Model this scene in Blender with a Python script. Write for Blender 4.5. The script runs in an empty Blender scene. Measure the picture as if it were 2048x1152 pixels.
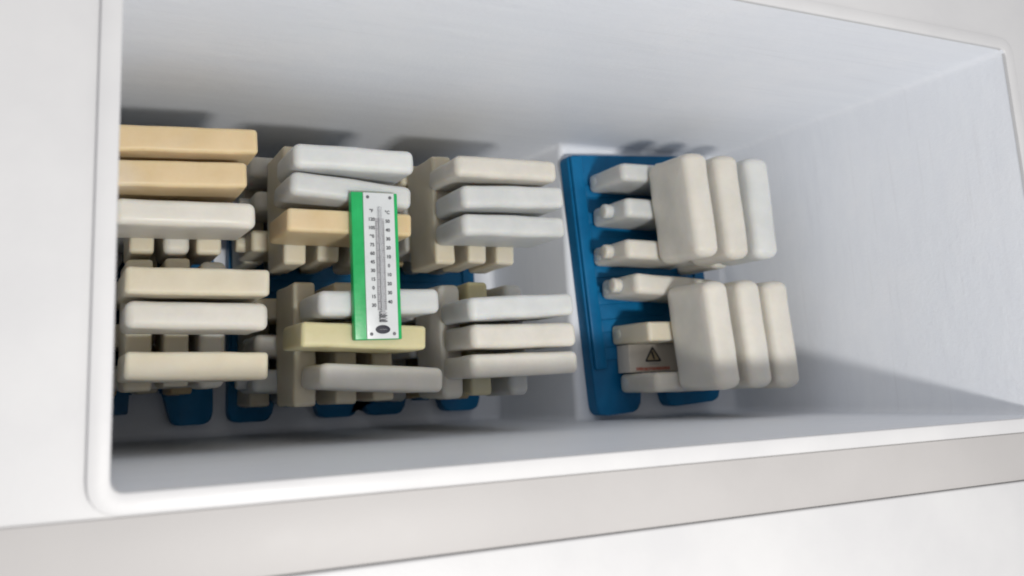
import bpy, bmesh, math, random
from mathutils import Matrix, Vector, noise
R = math.radians
random.seed(11)
scn = bpy.context.scene
col = scn.collection

# ------------------------------------------------------------------ camera
cam_data = bpy.data.cameras.new('camera')
cam = bpy.data.objects.new('camera', cam_data)
col.objects.link(cam)
m = Matrix(((0.90809800, -0.03642711, -0.41717034),
            (-0.04079634, 0.98377469, -0.17470836),
            (0.41676575, 0.17567134, 0.89187773))).to_4x4()
m.translation = (0.0, 0.0, 1.59099)
cam.matrix_world = m
cam_data.sensor_fit = 'HORIZONTAL'
cam_data.sensor_width = 36.0
cam_data.lens = 30.9787
cam_data.shift_x = 0.052317
cam_data.shift_y = -0.057473
cam_data.clip_start = 0.02
cam_data.clip_end = 50.0
cam_data.dof.use_dof = True
cam_data.dof.focus_distance = 1.12
cam_data.dof.aperture_fstop = 3.6
scn.camera = cam

# ------------------------------------------------------------------ light
world = bpy.data.worlds.new('World')
scn.world = world
world.use_nodes = True
bg = world.node_tree.nodes['Background']
bg.inputs['Color'].default_value = (0.97, 0.965, 1.0, 1)
bg.inputs['Strength'].default_value = 0.55

ld = bpy.data.lights.new('ceiling_lamp', 'AREA')
ld.shape = 'RECTANGLE'
ld.size = 0.26
ld.size_y = 0.08
ld.energy = 27.0
ld.color = (1.0, 0.975, 0.94)
lo = bpy.data.objects.new('ceiling_lamp', ld)
col.objects.link(lo)
lo.location = (0.42, -0.45, 2.40)
lo.rotation_euler = (Vector((0.58, 0.2, 0.4)) - Vector(lo.location)).to_track_quat('-Z', 'Y').to_euler()

scn.view_settings.view_transform = 'Standard'
scn.view_settings.look = 'None'
scn.view_settings.gamma = 1.0
scn.view_settings.exposure = 0.0
scn.view_settings.use_curve_mapping = False
scn.render.engine = 'CYCLES'
scn.cycles.use_denoising = True
scn.cycles.max_bounces = 7
scn.cycles.diffuse_bounces = 4
scn.cycles.filter_width = 1.9

# ------------------------------------------------------------------ dimensions (metres)
ZF = 0.0369         # freezer floor
ZH = 0.2832         # top of the raised compressor step
ZR = 0.8748         # rim
X0, X1 = 0.044, 1.165
Y0, Y1 = -0.068, 0.420
XS = 0.820          # front edge of the step
PL, PH, PT = 0.170, 0.107, 0.0318   # ice pack length, height, thickness
DECK = 0.030        # pallet height


# ------------------------------------------------------------------ materials
def new_mat(name):
    mt = bpy.data.materials.new(name)
    mt.use_nodes = True
    nt = mt.node_tree
    return mt, nt, nt.nodes['Principled BSDF']


def nd(nt, kind, **kw):
    n = nt.nodes.new(kind)
    for k, v in kw.items():
        if hasattr(n, k):
            setattr(n, k, v)
        else:
            n.inputs[k].default_value = v
    return n


def mix_rgb(nt, fac, a, b):
    n = nt.nodes.new('ShaderNodeMix')
    n.data_type = 'RGBA'
    for sock, v in ((n.inputs[0], fac), (n.inputs[6], a), (n.inputs[7], b)):
        if hasattr(v, 'is_linked') or isinstance(v, bpy.types.NodeSocket):
            nt.links.new(v, sock)
        else:
            sock.default_value = v
    return n.outputs[2]


def ramp(nt, src, p0, p1, c0=(0, 0, 0, 1), c1=(1, 1, 1, 1)):
    r = nt.nodes.new('ShaderNodeValToRGB')
    r.color_ramp.elements[0].position = p0
    r.color_ramp.elements[1].position = p1
    r.color_ramp.elements[0].color = c0
    r.color_ramp.elements[1].color = c1
    nt.links.new(src, r.inputs[0])
    return r.outputs[0]


def bump(nt, bsdf, height, strength, dist):
    b = nt.nodes.new('ShaderNodeBump')
    b.inputs['Strength'].default_value = strength
    b.inputs['Distance'].default_value = dist
    nt.links.new(height, b.inputs['Height'])
    nt.links.new(b.outputs[0], bsdf.inputs['Normal'])
    return b


def pack_material(name, c, c2, sss=0.75):
    """Translucent moulded polyethylene: mottled tint, light frost, fine surface grain."""
    mt, nt, p = new_mat(name)
    tc = nt.nodes.new('ShaderNodeTexCoord')
    oi = nt.nodes.new('ShaderNodeObjectInfo')
    add = nd(nt, 'ShaderNodeVectorMath', operation='ADD')
    sc = nd(nt, 'ShaderNodeVectorMath', operation='SCALE')
    sc.inputs['Scale'].default_value = 7.0
    nt.links.new(oi.outputs['Location'], sc.inputs[0])
    nt.links.new(tc.outputs['Object'], add.inputs[0])
    nt.links.new(sc.outputs[0], add.inputs[1])
    n1 = nd(nt, 'ShaderNodeTexNoise', Scale=26.0, Detail=4.0, Roughness=0.6)
    n2 = nd(nt, 'ShaderNodeTexNoise', Scale=120.0, Detail=5.0, Roughness=0.65)
    n3 = nd(nt, 'ShaderNodeTexNoise', Scale=9.0, Detail=2.0)
    for n in (n1, n2, n3):
        nt.links.new(add.outputs[0], n.inputs['Vector'])
    base = mix_rgb(nt, ramp(nt, n1.outputs['Fac'], 0.35, 0.68), c + (1,), c2 + (1,))
    # piece to piece difference in tint
    hsv = nt.nodes.new('ShaderNodeHueSaturation')
    mr = nd(nt, 'ShaderNodeMapRange')
    mr.inputs['To Min'].default_value = 0.93
    mr.inputs['To Max'].default_value = 1.04
    nt.links.new(oi.outputs['Random'], mr.inputs['Value'])
    nt.links.new(mr.outputs[0], hsv.inputs['Value'])
    nt.links.new(base, hsv.inputs['Color'])
    # thin frost patches
    fr = mix_rgb(nt, ramp(nt, n3.outputs['Fac'], 0.52, 0.75, (0, 0, 0, 1), (0.35, 0.35, 0.35, 1)),
                 hsv.outputs[0], (0.61, 0.615, 0.60, 1))
    nt.links.new(fr, p.inputs['Base Color'])
    nt.links.new(ramp(nt, n1.outputs['Fac'], 0.3, 0.8, (0.38, 0.38, 0.38, 1), (0.6, 0.6, 0.6, 1)), p.inputs['Roughness'])
    p.inputs['Subsurface Weight'].default_value = sss
    p.inputs['Subsurface Radius'].default_value = (1.0, 0.72, 0.42)
    p.inputs['Subsurface Scale'].default_value = 0.02
    p.inputs['Specular IOR Level'].default_value = 0.35
    mixh = nd(nt, 'ShaderNodeMath', operation='ADD')
    nt.links.new(n1.outputs['Fac'], mixh.inputs[0])
    nt.links.new(n2.outputs['Fac'], mixh.inputs[1])
    bump(nt, p, mixh.outputs[0], 0.22, 0.0012)
    return mt


PM = {
    'white': pack_material('pack_white', (0.57, 0.585, 0.575), (0.63, 0.64, 0.625)),
    'offwhite': pack_material('pack_offwhite', (0.625, 0.602, 0.54), (0.685, 0.655, 0.59)),
    'cream': pack_material('pack_cream', (0.61, 0.55, 0.42), (0.66, 0.60, 0.465)),
    'yellow': pack_material('pack_yellow', (0.60, 0.465, 0.27), (0.65, 0.515, 0.32)),
    'butter': pack_material('pack_butter', (0.56, 0.51, 0.30), (0.61, 0.56, 0.35)),
}
PWORD = {'white': 'white', 'offwhite': 'ivory', 'cream': 'cream', 'yellow': 'yellow', 'butter': 'buttery'}


def liner_material():
    mt, nt, p = new_mat('freezer_liner_paint')
    tc = nt.nodes.new('ShaderNodeTexCoord')
    mp = nd(nt, 'ShaderNodeMapping')
    mp.inputs['Scale'].default_value = (2.2, 9.0, 34.0)
    nt.links.new(tc.outputs['Object'], mp.inputs['Vector'])
    streak = nd(nt, 'ShaderNodeTexNoise', Scale=1.6, Detail=5.0, Roughness=0.6)
    nt.links.new(mp.outputs[0], streak.inputs['Vector'])
    frost = nd(nt, 'ShaderNodeTexNoise', Scale=6.0, Detail=6.0, Roughness=0.7)
    nt.links.new(tc.outputs['Object'], frost.inputs['Vector'])
    fine = nd(nt, 'ShaderNodeTexNoise', Scale=180.0, Detail=4.0)
    nt.links.new(tc.outputs['Object'], fine.inputs['Vector'])
    c = mix_rgb(nt, ramp(nt, streak.outputs['Fac'], 0.33, 0.70), (0.785, 0.81, 0.855, 1), (0.815, 0.84, 0.88, 1))
    c = mix_rgb(nt, ramp(nt, frost.outputs['Fac'], 0.50, 0.72, (0, 0, 0, 1), (0.5, 0.5, 0.5, 1)), c, (0.855, 0.865, 0.89, 1))
    # thin rubbed marks along the walls
    mp2 = nd(nt, 'ShaderNodeMapping')
    mp2.inputs['Scale'].default_value = (5.0, 5.0, 150.0)
    nt.links.new(tc.outputs['Object'], mp2.inputs['Vector'])
    scuff = nd(nt, 'ShaderNodeTexNoise', Scale=1.0, Detail=3.0, Roughness=0.5)
    nt.links.new(mp2.outputs[0], scuff.inputs['Vector'])
    c = mix_rgb(nt, ramp(nt, scuff.outputs['Fac'], 0.60, 0.74, (0, 0, 0, 1), (0.16, 0.16, 0.16, 1)), c, (0.62, 0.62, 0.65, 1))
    nt.links.new(c, p.inputs['Base Color'])
    p.inputs['Roughness'].default_value = 0.5
    p.inputs['Specular IOR Level'].default_value = 0.35
    h = nd(nt, 'ShaderNodeMath', operation='MULTIPLY_ADD')
    nt.links.new(frost.outputs['Fac'], h.inputs[0])
    h.inputs[1].default_value = 3.0
    nt.links.new(fine.outputs['Fac'], h.inputs[2])
    h2 = nd(nt, 'ShaderNodeMath', operation='ADD')
    nt.links.new(h.outputs[0], h2.inputs[0])
    nt.links.new(streak.outputs['Fac'], h2.inputs[1])
    bump(nt, p, h2.outputs[0], 0.22, 0.0016)
    return mt


def plastic(name, c, c2, rough=0.45, scale=14.0, bstr=0.15, spec=0.4):
    mt, nt, p = new_mat(name)
    tc = nt.nodes.new('ShaderNodeTexCoord')
    n1 = nd(nt, 'ShaderNodeTexNoise', Scale=scale, Detail=5.0, Roughness=0.6)
    n2 = nd(nt, 'ShaderNodeTexNoise', Scale=260.0, Detail=3.0)
    nt.links.new(tc.outputs['Object'], n1.inputs['Vector'])
    nt.links.new(tc.outputs['Object'], n2.inputs['Vector'])
    nt.links.new(mix_rgb(nt, ramp(nt, n1.outputs['Fac'], 0.35, 0.7), c + (1,), c2 + (1,)), p.inputs['Base Color'])
    nt.links.new(ramp(nt, n1.outputs['Fac'], 0.3, 0.75, (rough - .08,) * 3 + (1,), (rough + .12,) * 3 + (1,)), p.inputs['Roughness'])
    p.inputs['Specular IOR Level'].default_value = spec
    bump(nt, p, n2.outputs['Fac'], bstr, 0.0006)
    return mt


LINER = liner_material()
RIM_WHITE = plastic('rim_white_plastic', (0.56, 0.56, 0.565), (0.60, 0.60, 0.60), 0.42, 8.0)
RIM_GREY = plastic('rim_warm_grey_plastic', (0.42, 0.408, 0.40), (0.45, 0.437, 0.428), 0.5, 6.0)
SHELL = plastic('outer_shell_paint', (0.78, 0.78, 0.78), (0.82, 0.82, 0.82), 0.35)
BLUE = plastic('pallet_blue_plastic', (0.001, 0.11, 0.26), (0.002, 0.16, 0.36), 0.42, 11.0, 0.25, 0.28)
GREEN = plastic('thermometer_green_plastic', (0.008, 0.33, 0.085), (0.012, 0.40, 0.11), 0.35, 40.0)
PLATE = plastic('thermometer_white_plate', (0.58, 0.60, 0.60), (0.63, 0.65, 0.645), 0.32, 30.0)
PRINT = plastic('black_print', (0.025, 0.025, 0.035), (0.05, 0.05, 0.06), 0.5, 80.0)
SCALEGREY = plastic('scale_grey_print', (0.38, 0.38, 0.39), (0.46, 0.46, 0.47), 0.5, 90.0)
SCREW = plastic('dark_steel_screw', (0.10, 0.10, 0.11), (0.17, 0.17, 0.18), 0.35, 60.0)
CARTON = plastic('carton_white_card', (0.62, 0.575, 0.50), (0.68, 0.63, 0.555), 0.65, 20.0)
REDPRINT = plastic('red_print', (0.52, 0.12, 0.08), (0.60, 0.18, 0.13), 0.6, 90.0)
OCHRE = plastic('ochre_print', (0.44, 0.36, 0.22), (0.48, 0.40, 0.26), 0.6, 90.0)
glass, gnt, gp = new_mat('thermometer_glass')
gp.inputs['Base Color'].default_value = (0.93, 0.94, 0.95, 1)
gp.inputs['Roughness'].default_value = 0.08
gp.inputs['Transmission Weight'].default_value = 0.75
gp.inputs['IOR'].default_value = 1.45
gn = nd(gnt, 'ShaderNodeTexNoise', Scale=200.0)
bump(gnt, gp, gn.outputs['Fac'], 0.05, 0.0003)


# ------------------------------------------------------------------ helpers
def link(name, bm, mat, parent=None, smooth=True, angle=40):
    bmesh.ops.recalc_face_normals(bm, faces=bm.faces)
    me = bpy.data.meshes.new(name)
    bm.to_mesh(me)
    bm.free()
    me.materials.append(mat)
    if smooth:
        me.polygons.foreach_set('use_smooth', [True] * len(me.polygons))
        me.set_sharp_from_angle(angle=R(angle))
    o = bpy.data.objects.new(name, me)
    col.objects.link(o)
    o.parent = parent
    return o


def tag(o, label, cat, group=None):
    o['label'] = label
    o['category'] = cat
    if group:
        o['group'] = group
    return o


def box_bm(x0, x1, y0, y1, z0, z1, bev=0.0, seg=3):
    bm = bmesh.new()
    bmesh.ops.create_cube(bm, size=1.0)
    for v in bm.verts:
        v.co = Vector(((x0 + x1) / 2 + v.co.x * (x1 - x0), (y0 + y1) / 2 + v.co.y * (y1 - y0), (z0 + z1) / 2 + v.co.z * (z1 - z0)))
    if bev:
        bmesh.ops.bevel(bm, geom=list(bm.edges), offset=bev, segments=seg, profile=0.5, affect='EDGES')
    return bm


def outline(pts, rad, seg=5):
    """Round the corners of a closed 2D polygon; rad is one number or one per corner."""
    out = []
    n = len(pts)
    for i in range(n):
        p0, p1, p2 = Vector(pts[i - 1]), Vector(pts[i]), Vector(pts[(i + 1) % n])
        r = rad[i] if isinstance(rad, (list, tuple)) else rad
        a, b = (p0 - p1), (p2 - p1)
        la, lb = a.length, b.length
        a.normalize()
        b.normalize()
        ang = a.angle(b)
        d = min(r / math.tan(ang / 2), la * 0.48, lb * 0.48)
        if d < 1e-5:
            out.append((p1.x, p1.y))
            continue
        s, e = p1 + a * d, p1 + b * d
        for k in range(seg + 1):
            t = k / seg
            q = s * (1 - t) ** 2 + p1 * 2 * t * (1 - t) + e * t * t
            out.append((q.x, q.y))
    return out


def prism(pts, z0, z1, bev=0.0):
    bm = bmesh.new()
    lo_ = [bm.verts.new((x, y, z0)) for x, y in pts]
    hi = [bm.verts.new((x, y, z1)) for x, y in pts]
    n = len(pts)
    bm.faces.new(lo_[::-1])
    top = bm.faces.new(hi)
    for i in range(n):
        bm.faces.new((lo_[i], lo_[(i + 1) % n], hi[(i + 1) % n], hi[i]))
    if bev:
        bmesh.ops.bevel(bm, geom=list(top.edges), offset=bev, segments=3, profile=0.5, affect='EDGES')
    return bm


def disc_bm(r, h, axis='Z', n=24, bev=0.0):
    bm = bmesh.new()
    bmesh.ops.create_cone(bm, cap_ends=True, segments=n, radius1=r, radius2=r, depth=h)
    if bev:
        bmesh.ops.bevel(bm, geom=[e for e in bm.edges if abs(e.verts[0].co.z - e.verts[1].co.z) < 1e-6],
                        offset=bev, segments=3, profile=0.5, affect='EDGES')
    if axis == 'X':
        bmesh.ops.rotate(bm, verts=bm.verts, cent=(0, 0, 0), matrix=Matrix.Rotation(R(90), 3, 'Y'))
    return bm


# ------------------------------------------------------------------ chest freezer
freezer = bpy.data.objects.new('chest_freezer', None)
col.objects.link(freezer)
tag(freezer, 'open white chest freezer with a raised step inside on the right', 'freezer')


def make_liner():
    bm = bmesh.new()
    prof = [(X0, ZR), (X0, ZF), (XS - 0.022, ZF), (XS, ZH), (X1, ZH), (X1, ZR)]
    fr = [bm.verts.new((x, Y0, z)) for x, z in prof]
    bk = [bm.verts.new((x, Y1, z)) for x, z in prof]
    for i in range(5):
        bm.faces.new((fr[i], fr[i + 1], bk[i + 1], bk[i]))
    # end walls in quads: below the step level, above it on the left, above it on the right
    mf, mb, tf, tb = [[bm.verts.new(q)] for q in ((X0, Y0, ZH), (X0, Y1, ZH), (XS, Y0, ZR), (XS, Y1, ZR))]
    bm.faces.remove([f for f in bm.faces if fr[0] in f.verts and fr[1] in f.verts][0])
    bm.faces.new((fr[0], mf[0], mb[0], bk[0]))
    bm.faces.new((mf[0], fr[1], bk[1], mb[0]))
    for row, mm, tt in ((fr, mf[0], tf[0]), (bk, mb[0], tb[0])):
        bm.faces.new((mm, row[1], row[2], row[3]))
        bm.faces.new((row[0], mm, row[3], tt))
        bm.faces.new((tt, row[3], row[4], row[5]))
    bmesh.ops.recalc_face_normals(bm, faces=bm.faces)
    inner = [e for e in bm.edges if len(e.link_faces) == 2 and e.calc_face_angle(0) > 0.5]
    bmesh.ops.bevel(bm, geom=inner, offset=0.011, segments=4, profile=0.5, affect='EDGES')
    # look inwards
    bmesh.ops.recalc_face_normals(bm, faces=bm.faces)
    me = bpy.data.meshes.new('inner_liner')
    bm.to_mesh(me)
    bm.free()
    me.flip_normals()
    me.materials.append(LINER)
    me.polygons.foreach_set('use_smooth', [True] * len(me.polygons))
    me.set_sharp_from_angle(angle=R(35))
    o = bpy.data.objects.new('inner_liner', me)
    col.objects.link(o)
    o.parent = freezer
    return o


make_liner()


def ring(name, prof, mat):
    """Frame round the opening: prof is a list of (outward offset, height) points."""
    bm = bmesh.new()
    rows = []
    for off, z in prof:
        pts = outline([(X0 - off, Y0 - off), (X1 + off, Y0 - off), (X1 + off, Y1 + off), (X0 - off, Y1 + off)], 0.0115 + off * 0.9, 6)
        rows.append([bm.verts.new((x, y, z)) for x, y in pts])
    n = len(rows[0])
    for a, b in zip(rows, rows[1:]):
        for i in range(n):
            bm.faces.new((a[i], a[(i + 1) % n], b[(i + 1) % n], b[i]))
    return link(name, bm, mat, freezer, angle=30)


ring('rim_lip', [(-0.0004, ZR - 0.004), (-0.0004, ZR), (0.0005, ZR + 0.0012), (0.002, ZR + 0.0017), (0.0142, ZR + 0.0017), (0.0156, ZR + 0.0012), (0.016, ZR), (0.0163, ZR - 0.010)], RIM_WHITE)
ring('rim_top', [(0.0155, ZR - 0.004), (0.024, ZR - 0.0045), (0.20, ZR - 0.0045), (0.225, ZR - 0.008), (0.235, ZR - 0.018), (0.236, ZR - 0.04)], RIM_WHITE)
link('front_gasket_seat', box_bm(X0 - 0.20, X1 + 0.20, Y0 - 0.0720, Y0 - 0.0170, ZR - 0.012, ZR - 0.0020, 0.0012), RIM_GREY, freezer)
link('front_edge_trim', box_bm(X0 - 0.20, X1 + 0.20, Y0 - 0.205, Y0 - 0.0728, ZR - 0.012, ZR + 0.0015, 0.0022), RIM_WHITE, freezer)
ring('outer_shell', [(0.233, ZR - 0.03), (0.233, -0.05)], SHELL)

# ------------------------------------------------------------------ blue pallets
ZA = ZF
YB, YL, YE = 0.392, -0.046, 0.012      # back edge, front of lugs, front edge between lugs


def pallet(name, left, right, lugs, tabs, zbase, label, rot=0.0, pivot=(0, 0), YL=YL):
    pts, rad = [(left, YB), (left, YE)], [0.012, 0.004]
    feats = sorted([(a, b, 'lug') for a, b in lugs] + [(a, b, 'tab') for a, b in tabs])
    pts = [(left, YB)]
    rad = [0.012]
    open_left = True
    for i, (a, b, k) in enumerate(feats):
        yy = YL if k == 'lug' else YE - 0.036
        ins = 0.016 if k == 'lug' else 0.002
        first, last = i == 0 and k == 'lug' and a - left < 0.02, i == len(feats) - 1 and k == 'lug' and right - b < 0.02
        if first:
            pts += [(left, yy)]
            rad += [0.020]
        else:
            if i == 0:
                pts += [(left, YE)]
                rad += [0.006]
            pts += [(a - ins, YE), (a, yy)]
            rad += [0.006, 0.017 if k == 'lug' else 0.003]
        if last:
            pts += [(right, yy)]
            rad += [0.020]
        else:
            pts += [(b, yy), (b + ins, YE)]
            rad += [0.017 if k == 'lug' else 0.003, 0.006]
            if i == len(feats) - 1:
                pts += [(right, YE)]
                rad += [0.006]
    pts.append((right, YB))
    rad.append(0.012)
    ol = outline(pts, rad, 5)
    t = bpy.data.objects.new(name, None)
    col.objects.link(t)
    tag(t, label, 'pallet', 'blue plastic pallets under the ice packs')
    bm = prism(ol, zbase + 0.0005, zbase + DECK - 0.004, 0.004)
    link('deck', bm, BLUE, t)
    # raised border bars and the support bars the packs stand on, each butted against the next
    zt0, zt1 = zbase + DECK - 0.0045, zbase + DECK
    w = 0.026
    link('side_bar', box_bm(left + 0.003, left + w, 0.016, YB - 0.003, zt0, zt1 + 0.004, 0.0025), BLUE, t)
    if right - left > 0.2:
        link('side_bar', box_bm(right - w, right - 0.003, 0.016, YB - 0.003, zt0, zt1, 0.002), BLUE, t)
    y = 0.03
    k = 0
    while y < YB - 0.04:
        link('cross_bar', box_bm(left + w + 0.001, right - w - 0.001, y, y + 0.022, zt0, zt1, 0.0018), BLUE, t)
        y += 0.0475
        k += 1
    if rot:
        mt = Matrix.Translation((pivot[0], pivot[1], 0)) @ Matrix.Rotation(R(rot), 4, 'Z') @ Matrix.Translation((-pivot[0], -pivot[1], 0))
        t.matrix_world = mt
    return t


pallet('plastic_pallet', 0.052, 0.251, [(0.186, 0.251)], [(0.090, 0.118)], ZF, 'narrow dark blue plastic pallet end under the leftmost ice pack stacks')
pallet('plastic_pallet', 0.276, 0.744, [(0.276, 0.346), (0.432, 0.498), (0.523, 0.588), (0.670, 0.744)], [(0.371, 0.399), (0.616, 0.643)], ZF,
       'wide dark blue plastic pallet on the floor with four rounded front lugs')
pallet('plastic_pallet', 0.830, 1.098, [(0.830, 0.917), (0.982, 1.086)], [], ZH, 'bright blue plastic pallet on the raised step at the right', 3.6, (0.830, 0.17), -0.062)


# ------------------------------------------------------------------ ice packs
def pack_mesh(name, Rc, r, seed, bulge=0.0012):
    """Moulded bottle: rounded rectangle outline (length x height) with a rolled edge."""
    bm = bmesh.new()
    a, b, t = PL / 2, PH / 2, PT / 2
    N = 8

    def loop(d):
        pts = []
        rr = max(Rc - d, 0.0015)
        ca, cb = a - d - rr, b - d - rr
        for sx, sz, st in ((1, 1, 0), (-1, 1, 90), (-1, -1, 180), (1, -1, 270)):
            for k in range(N + 1):
                an = R(st + 90 * k / N)
                pts.append((sx * ca + rr * math.cos(an), sz * cb + rr * math.sin(an)))
            # points along the straight run that follows
            nx, nz = {0: (-1, 1), 90: (-1, -1), 180: (1, -1), 270: (1, 1)}[st]
            e = Vector(pts[-1])
            an2 = R(st + 90)
            f_ = Vector((nx * ca + rr * math.cos(an2), nz * cb + rr * math.sin(an2)))
            for k in range(1, 6):
                q = e.lerp(f_, k / 6)
                pts.append((q.x, q.y))
        return pts

    rows = []

    def push(pts, y):
        rows.append([bm.verts.new((x, y, z)) for x, z in pts])

    S = 4
    for s in (0.25, 0.5, 0.75):
        push([(x * s, z * s) for x, z in loop(r)], t + bulge * (1 - s * s))
    for k in range(S + 1):
        an = R(90 * k / S)
        push(loop(r * (1 - math.sin(an))), t - r * (1 - math.cos(an)))
    for k in range(S, -1, -1):
        an = R(90 * k / S)
        push(loop(r * (1 - math.sin(an))), -t + r * (1 - math.cos(an)))
    for s in (0.75, 0.5, 0.25):
        push([(x * s, z * s) for x, z in loop(r)], -t - bulge * (1 - s * s))
    n = len(rows[0])
    for p, q in zip(rows, rows[1:]):
        for i in range(n):
            bm.faces.new((p[i], p[(i + 1) % n], q[(i + 1) % n], q[i]))
    for row, y in ((rows[0], t + bulge), (rows[-1], -t - bulge)):
        c = bm.verts.new((0, y, 0))
        for i in range(n):
            bm.faces.new((row[i], row[(i + 1) % n], c))
    # hand-handled, slightly warped plastic
    off = Vector((seed * 3.7, seed * 1.3, seed * 2.1))
    for v in bm.verts:
        nv = noise.noise_vector(v.co * 22 + off) * 0.0011 + noise.noise_vector(v.co * 60 + off) * 0.0003
        nv.z *= 0.35
        v.co += nv
    bmesh.ops.recalc_face_normals(bm, faces=bm.faces)
    me = bpy.data.meshes.new(name)
    bm.to_mesh(me)
    bm.free()
    me.polygons.foreach_set('use_smooth', [True] * len(me.polygons))
    return me


MESH = {}
for key in PM:
    MESH[key] = []
    for sd in range(3):
        soft = key in ('white', 'offwhite')
        me = pack_mesh('ice_pack_' + key, 0.0115 if soft else 0.0065, 0.0088 if soft else 0.005, sd + len(key) * 5)
        me.materials.append(PM[key])
        MESH[key].append(me)


PLUMP = {}
for key in ('white', 'offwhite'):
    PLUMP[key] = []
    for sd in range(3):
        me = pack_mesh('ice_pack_plump_' + key, 0.016, 0.0128, sd + 40, 0.0006)
        me.materials.append(PM[key])
        PLUMP[key].append(me)


def small_mesh(name, bms):
    bm = bmesh.new()
    for b_ in bms:
        tmp = bpy.data.meshes.new('tmp')
        b_.to_mesh(tmp)
        b_.free()
        bm.from_mesh(tmp)
        bpy.data.meshes.remove(tmp)
    me = bpy.data.meshes.new(name)
    bm.to_mesh(me)
    bm.free()
    me.polygons.foreach_set('use_smooth', [True] * len(me.polygons))
    me.set_sharp_from_angle(angle=R(45))
    return me


def cap_meshes(key):
    knob = disc_bm(0.0118, 0.020, 'X', 24, 0.004)
    bmesh.ops.translate(knob, verts=knob.verts, vec=(-0.0045, 0, 0))
    k_me = small_mesh('screw_cap', [knob])
    k_me.materials.append(PM[key])
    plug = disc_bm(0.0095, 0.0042, 'X', 22, 0.0008)
    p_me = small_mesh('filler_plug', [plug])
    p_me.materials.append(PM[key])
    return k_me, p_me


CAPS = {k: cap_meshes(k) for k in PM}
packs = []


def pack(color, x, y, ztop, yaw, label, group, cap=False, thick=1.0):
    o = bpy.data.objects.new('ice_pack', random.choice((PLUMP if thick > 1.2 else MESH)[color]))
    col.objects.link(o)
    mt = Matrix.Translation((x, y, ztop - PH / 2)) @ Matrix.Rotation(R(yaw), 4, 'Z') @ Matrix.Diagonal((random.uniform(.985, 1.012), thick * random.uniform(.97, 1.06), 1.0, 1.0))
    o.matrix_world = mt
    tag(o, label, 'ice pack', group)
    k_me, p_me = CAPS[color]
    c = bpy.data.objects.new('filler_plug', p_me)
    col.objects.link(c)
    c.parent = o
    c.location = (-PL / 2 + 0.0012, 0.0005, -0.034)
    if cap:
        c = bpy.data.objects.new('screw_cap', k_me)
        col.objects.link(c)
        c.parent = o
        c.location = (-PL / 2 - 0.001, 0.001, 0.004)
    packs.append(o)
    return o


ROWW = {'X': ['rearmost', 'middle one', 'frontmost'], 'Y': ['leftmost', 'middle one', 'rightmost']}
LAYW = ['top layer', 'second layer from top', 'third layer from top', 'bottom layer']
ZT = ZF + DECK + 4 * PH

# stack name, top layer (colour, x, y, yaw), second layer (colour, x), centre y of second layer, cx and cy of the layers below
STACKS = [
    ('back left stack', [('yellow', .1492, .3149, 2.6), ('yellow', .1365, .2702, 2.4), ('offwhite', .1484, .2218, .5)],
     [('cream', .105), ('offwhite', .1485), ('cream', .1915)], .270, .134, .286),
    ('front left stack', [('cream', .1639, .1375, -.4), ('offwhite', .1638, .0964, -1.0), ('cream', .1636, .0359, -1.3)],
     [('cream', .104), ('cream', .151), ('offwhite', .197)], .096, .134, .093),
    ('back stack under the thermometer', [('white', .3663, .3063, .3), ('white', .3614, .2625, -4.5), ('yellow', .3577, .2181, -.6)],
     [('cream', .309), ('cream', .3585), ('offwhite', .410)], .262, .356, .288),
    ('front stack under the thermometer', [('white', .3973, .1131, 1.6), ('butter', .3742, .0683, -2.5), ('offwhite', .3985, .0139, -3.9)],
     [('cream', .3215), ('cream', .3805), ('cream', .4345)], .066, .358, .070),
    ('back stack left of the step', [('offwhite', .5977, .3084, .6), ('white', .6065, .2666, 2.3), ('white', .6055, .2238, .5)],
     [('cream', .5395), ('cream', .5945), ('cream', .6435)], .268, .600, .288),
    ('front stack left of the step', [('white', .6109, .1075, 2.4), ('offwhite', .6127, .0665, .6), ('offwhite', .6118, .0263, .6)],
     [('offwhite', .545), ('butter', .5915), ('white', .655)], .067, .600, .068),
]
for si, (sname, top, sec, cy2, cx, cy) in enumerate(STACKS):
    grp = 'ice packs in the ' + sname
    for i, (c, x, y, a) in enumerate(top):
        pack(c, x, y, ZT, a + 180, f"{PWORD[c]} ice pack, {ROWW['X'][i]} in {LAYW[0]}, {sname}", grp)
    for i, (c, x) in enumerate(sec):
        pack(c, x, cy2 + random.uniform(-.003, .003), ZT - PH, -90 + random.uniform(-1.2, 1.2),
             f"{PWORD[c]} ice pack, {ROWW['Y'][i]} in {LAYW[1]}, {sname}", grp)
    for lay in (2, 3):
        X = lay % 2 == 0
        for i in range(3):
            c = random.choice(['cream', 'offwhite', 'cream', 'yellow', 'white', 'cream'])
            j = random.uniform(-.005, .005)
            if X:
                x, y, a = cx + random.uniform(-.003, .006), cy + (1 - i) * .058 + j, random.uniform(-2, 2)
            else:
                x, y, a = cx + (i - 1) * .056 + j, cy + random.uniform(-.006, .006), 90 + random.uniform(-2, 2)
            pack(c, x, y, ZT - lay * PH, a, f"{PWORD[c]} ice pack, {ROWW['X' if X else 'Y'][i]} in {LAYW[lay]}, {sname}", grp,
                 cap=(X and random.random() < 0.4))

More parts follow.
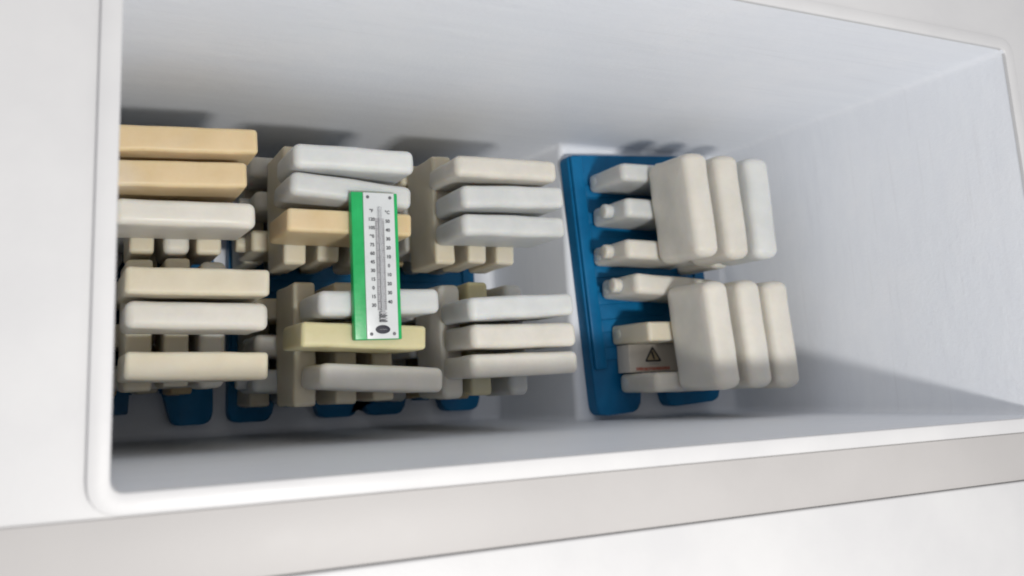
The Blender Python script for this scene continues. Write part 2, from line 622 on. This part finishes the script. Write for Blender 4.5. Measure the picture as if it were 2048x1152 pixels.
ZT2 = ZH + DECK + 2 * PH
RIGHT = [
    ('back stack on the step',
     [('offwhite', .9242, .2658, -86.0), ('offwhite', .9862, .2652, -86.6), ('white', 1.0490, .2663, -88.8)],
     [('white', .938, .339, 0, False), ('white', .941, .277, -1, True), ('offwhite', .936, .208, -1, True)], ('offwhite', 1.0450, .266)),
    ('front stack on the step',
     [('offwhite', .9427, .0608, -85.8), ('offwhite', 1.008, .062, -86.2), ('offwhite', 1.065, .0608, -86.3)],
     [('offwhite', .947, .148, -3, True), ('cream', .966, .074, 0, False), ('offwhite', .974, -.008, 0, False)], ('offwhite', 1.0775, .066)),
]
for sname, top, bot, ex in RIGHT:
    grp = 'ice packs in the ' + sname
    for i, (c, x, y, a) in enumerate(top):
        pack(c, x, y, ZT2, a, f"{PWORD[c]} ice pack, {ROWW['Y'][i]} in top layer, {sname}", grp, thick=1.46)
    for i, (c, x, y, a, cp) in enumerate(bot):
        pack(c, x, y, ZT2 - PH, a, f"{PWORD[c]} ice pack, {ROWW['X'][i]} lengthwise pack below, {sname}", grp, cap=cp)
    c, x, y = ex
    pack(c, x, y, ZT2 - PH, -90, f"{PWORD[c]} ice pack standing crosswise at right, below the {sname}", grp)

# ------------------------------------------------------------------ thermometer
th = bpy.data.objects.new('freezer_thermometer', None)
col.objects.link(th)
tag(th, 'green and white thermometer with printed scale lying across the ice packs', 'thermometer')
th.location = (0.3860, 0.1600, ZT + 0.0012)
th.rotation_euler = (0, 0, R(0.4))
TW, TL, TH = 0.0645, 0.1945, 0.012
bm = box_bm(-TW / 2, TW / 2, -TL / 2, TL / 2, 0, TH, 0.0012)
link('backing_board', bm, GREEN, th)
px0, px1 = -TW / 2 + 0.0158, TW / 2 - 0.0055
pz = TH + 0.0022
plate = link('scale_plate', box_bm(px0, px1, -TL / 2 + 0.0008, TL / 2 - 0.0008, TH - 0.0005, pz, 0.0006), PLATE, th)
pc = (px0 + px1) / 2
for sx in (px0 + 0.006, px1 - 0.006):
    for sy in (-TL / 2 + 0.007, TL / 2 - 0.007):
        b_ = disc_bm(0.0022, 0.0016, 'Z', 16, 0.0005)
        bmesh.ops.translate(b_, verts=b_.verts, vec=(sx, sy, pz + 0.0003))
        link('screw', b_, SCREW, th)
# grey graduated band behind the tube, the tube, its top end and bulb
link('scale_band', box_bm(pc - 0.0062, pc + 0.0062, -0.060, 0.062, pz + 0.0002, pz + 0.0006), SCALEGREY, th, smooth=False)
bm = bmesh.new()
for k in range(49):
    y = -0.058 + k * 0.0024
    ln = 0.0034 if k % 4 == 0 else 0.0020
    for s in (-1, 1):
        xa, xb = pc + s * 0.0061, pc + s * (0.0061 - ln)
        vs = [bm.verts.new(q) for q in ((xa, y - .00032, pz + .0009), (xb, y - .00032, pz + .0009), (xb, y + .00032, pz + .0009), (xa, y + .00032, pz + .0009))]
        bm.faces.new(vs)
gm = link('graduation_marks', bm, PRINT, th, smooth=False)
gm['kind'] = 'stuff'


def tube(name, r, y0, y1, z, mat):
    b_ = bmesh.new()
    bmesh.ops.create_cone(b_, cap_ends=True, segments=16, radius1=r, radius2=r, depth=y1 - y0)
    bmesh.ops.rotate(b_, verts=b_.verts, cent=(0, 0, 0), matrix=Matrix.Rotation(R(90), 3, 'X'))
    bmesh.ops.translate(b_, verts=b_.verts, vec=(pc, (y0 + y1) / 2, z))
    return link(name, b_, mat, th)


tube('glass_tube', 0.0022, -0.066, 0.076, pz + 0.0036, glass)
for k in range(4):
    y = -0.0635 - k * 0.0036
    link('bulb_guard_bar', box_bm(pc - 0.0046, pc + 0.0046, y - 0.0009, y + 0.0009, pz + 0.0002, pz + 0.0064, 0.0004), SCREW if k % 2 else SCALEGREY, th)
pts = [(pc + 0.0100 * math.cos(R(a)), -0.0845 + 0.0056 * math.sin(R(a))) for a in range(0, 360, 12)]
oval = link('oval_badge', prism(pts, pz + 0.0001, pz + 0.0007, 0.0002), PRINT, th)
bm = bmesh.new()
for k in range(9):
    x = pc - 0.0044 + k * 0.0011
    y = -0.0848 + 0.0005 * math.sin(k * 2.1)
    vs = [bm.verts.new((x + q[0], y + q[1], pz + 0.00095)) for q in ((0, 0), (.0007, .0001), (.0008, .0006), (.0001, .0005))]
    bm.faces.new(vs)
link('badge_lettering', bm, SCALEGREY, oval, smooth=False)


def numerals(name, rows, x):
    bm = bmesh.new()
    for txt, y in rows:
        cu = bpy.data.curves.new('numeral', 'FONT')
        cu.body = txt
        cu.size = 0.0062
        cu.align_x = 'CENTER'
        cu.align_y = 'CENTER'
        cu.offset = 0.00016
        ob = bpy.data.objects.new('numeral', cu)
        col.objects.link(ob)
        bpy.context.view_layer.update()
        me = ob.to_mesh()
        me2 = me.copy()
        ob.to_mesh_clear()
        me2.transform(Matrix.Translation((x, y, pz + 0.0006)))
        bm.from_mesh(me2)
        bpy.data.meshes.remove(me2)
        bpy.data.objects.remove(ob)
        bpy.data.curves.remove(cu)
    return link(name, bm, PRINT, th, smooth=False)


numerals('fahrenheit_numerals', [(t, 0.0715 - i * 0.01135) for i, t in enumerate(['°F', '120', '105', '90', '75', '60', '45', '30', '15', '0', '15', '30'])], pc - 0.0112)
numerals('celsius_numerals', [(t, 0.0700 - i * 0.0119) for i, t in enumerate(['°C', '50', '40', '30', '20', '10', '0', '10', '20', '30', '40'])], pc + 0.0112)

# ------------------------------------------------------------------ small printed carton wedged between two packs
ct = bpy.data.objects.new('small_carton', None)
col.objects.link(ct)
tag(ct, 'small white carton with warning triangle between two packs on the step', 'carton')
cz = 0.348
link('carton_body', box_bm(0.889, 1.030, 0.0098, 0.0565, ZH + DECK + 0.0006, cz, 0.0008), CARTON, ct)
tx, ty = 0.9380, 0.0275
tri = outline([(tx - .0185, ty - .001), (tx + .0185, ty - .001), (tx, ty + .0265)], 0.003, 4)
inn = outline([(tx - .0128, ty + .0022), (tx + .0128, ty + .0022), (tx, ty + .0200)], 0.0015, 4)
bm = bmesh.new()
va = [bm.verts.new((x, y, cz + .0004)) for x, y in tri]
vb = [bm.verts.new((x, y, cz + .0004)) for x, y in inn]
for i in range(len(va)):
    bm.faces.new((va[i], va[(i + 1) % len(va)], vb[(i + 1) % len(vb)], vb[i]))
link('warning_triangle', bm, PRINT, ct, smooth=False)
link('triangle_fill', prism(inn, cz + .0001, cz + .0003), OCHRE, ct, smooth=False)
bolt = [(tx - .004, ty + .016), (tx + .0005, ty + .017), (tx + .004, ty + .0035), (tx + .0005, ty + .0035)]
link('triangle_symbol', prism(bolt, cz + .0003, cz + .0006), PRINT, ct, smooth=False)


def print_blocks(name, x0, x1, y, h, mat, seed):
    rd = random.Random(seed)
    bm = bmesh.new()
    x = x0
    while x < x1:
        w = rd.uniform(.0016, .0034)
        yy = y + rd.uniform(-.0003, .0003)
        vs = [bm.verts.new(q) for q in ((x, yy, cz + .0004), (x + w, yy, cz + .0004), (x + w, yy + h, cz + .0004), (x, yy + h * rd.uniform(.75, 1), cz + .0004))]
        bm.faces.new(vs)
        x += w + rd.uniform(.0004, .0011)
    return link(name, bm, mat, ct, smooth=False)


print_blocks('grey_caption', tx - .008, tx + .010, ty - .0052, .0022, SCALEGREY, 3)
print_blocks('red_caption', 0.902, 0.972, 0.0125, .0055, REDPRINT, 5)
bpy.context.view_layer.update()
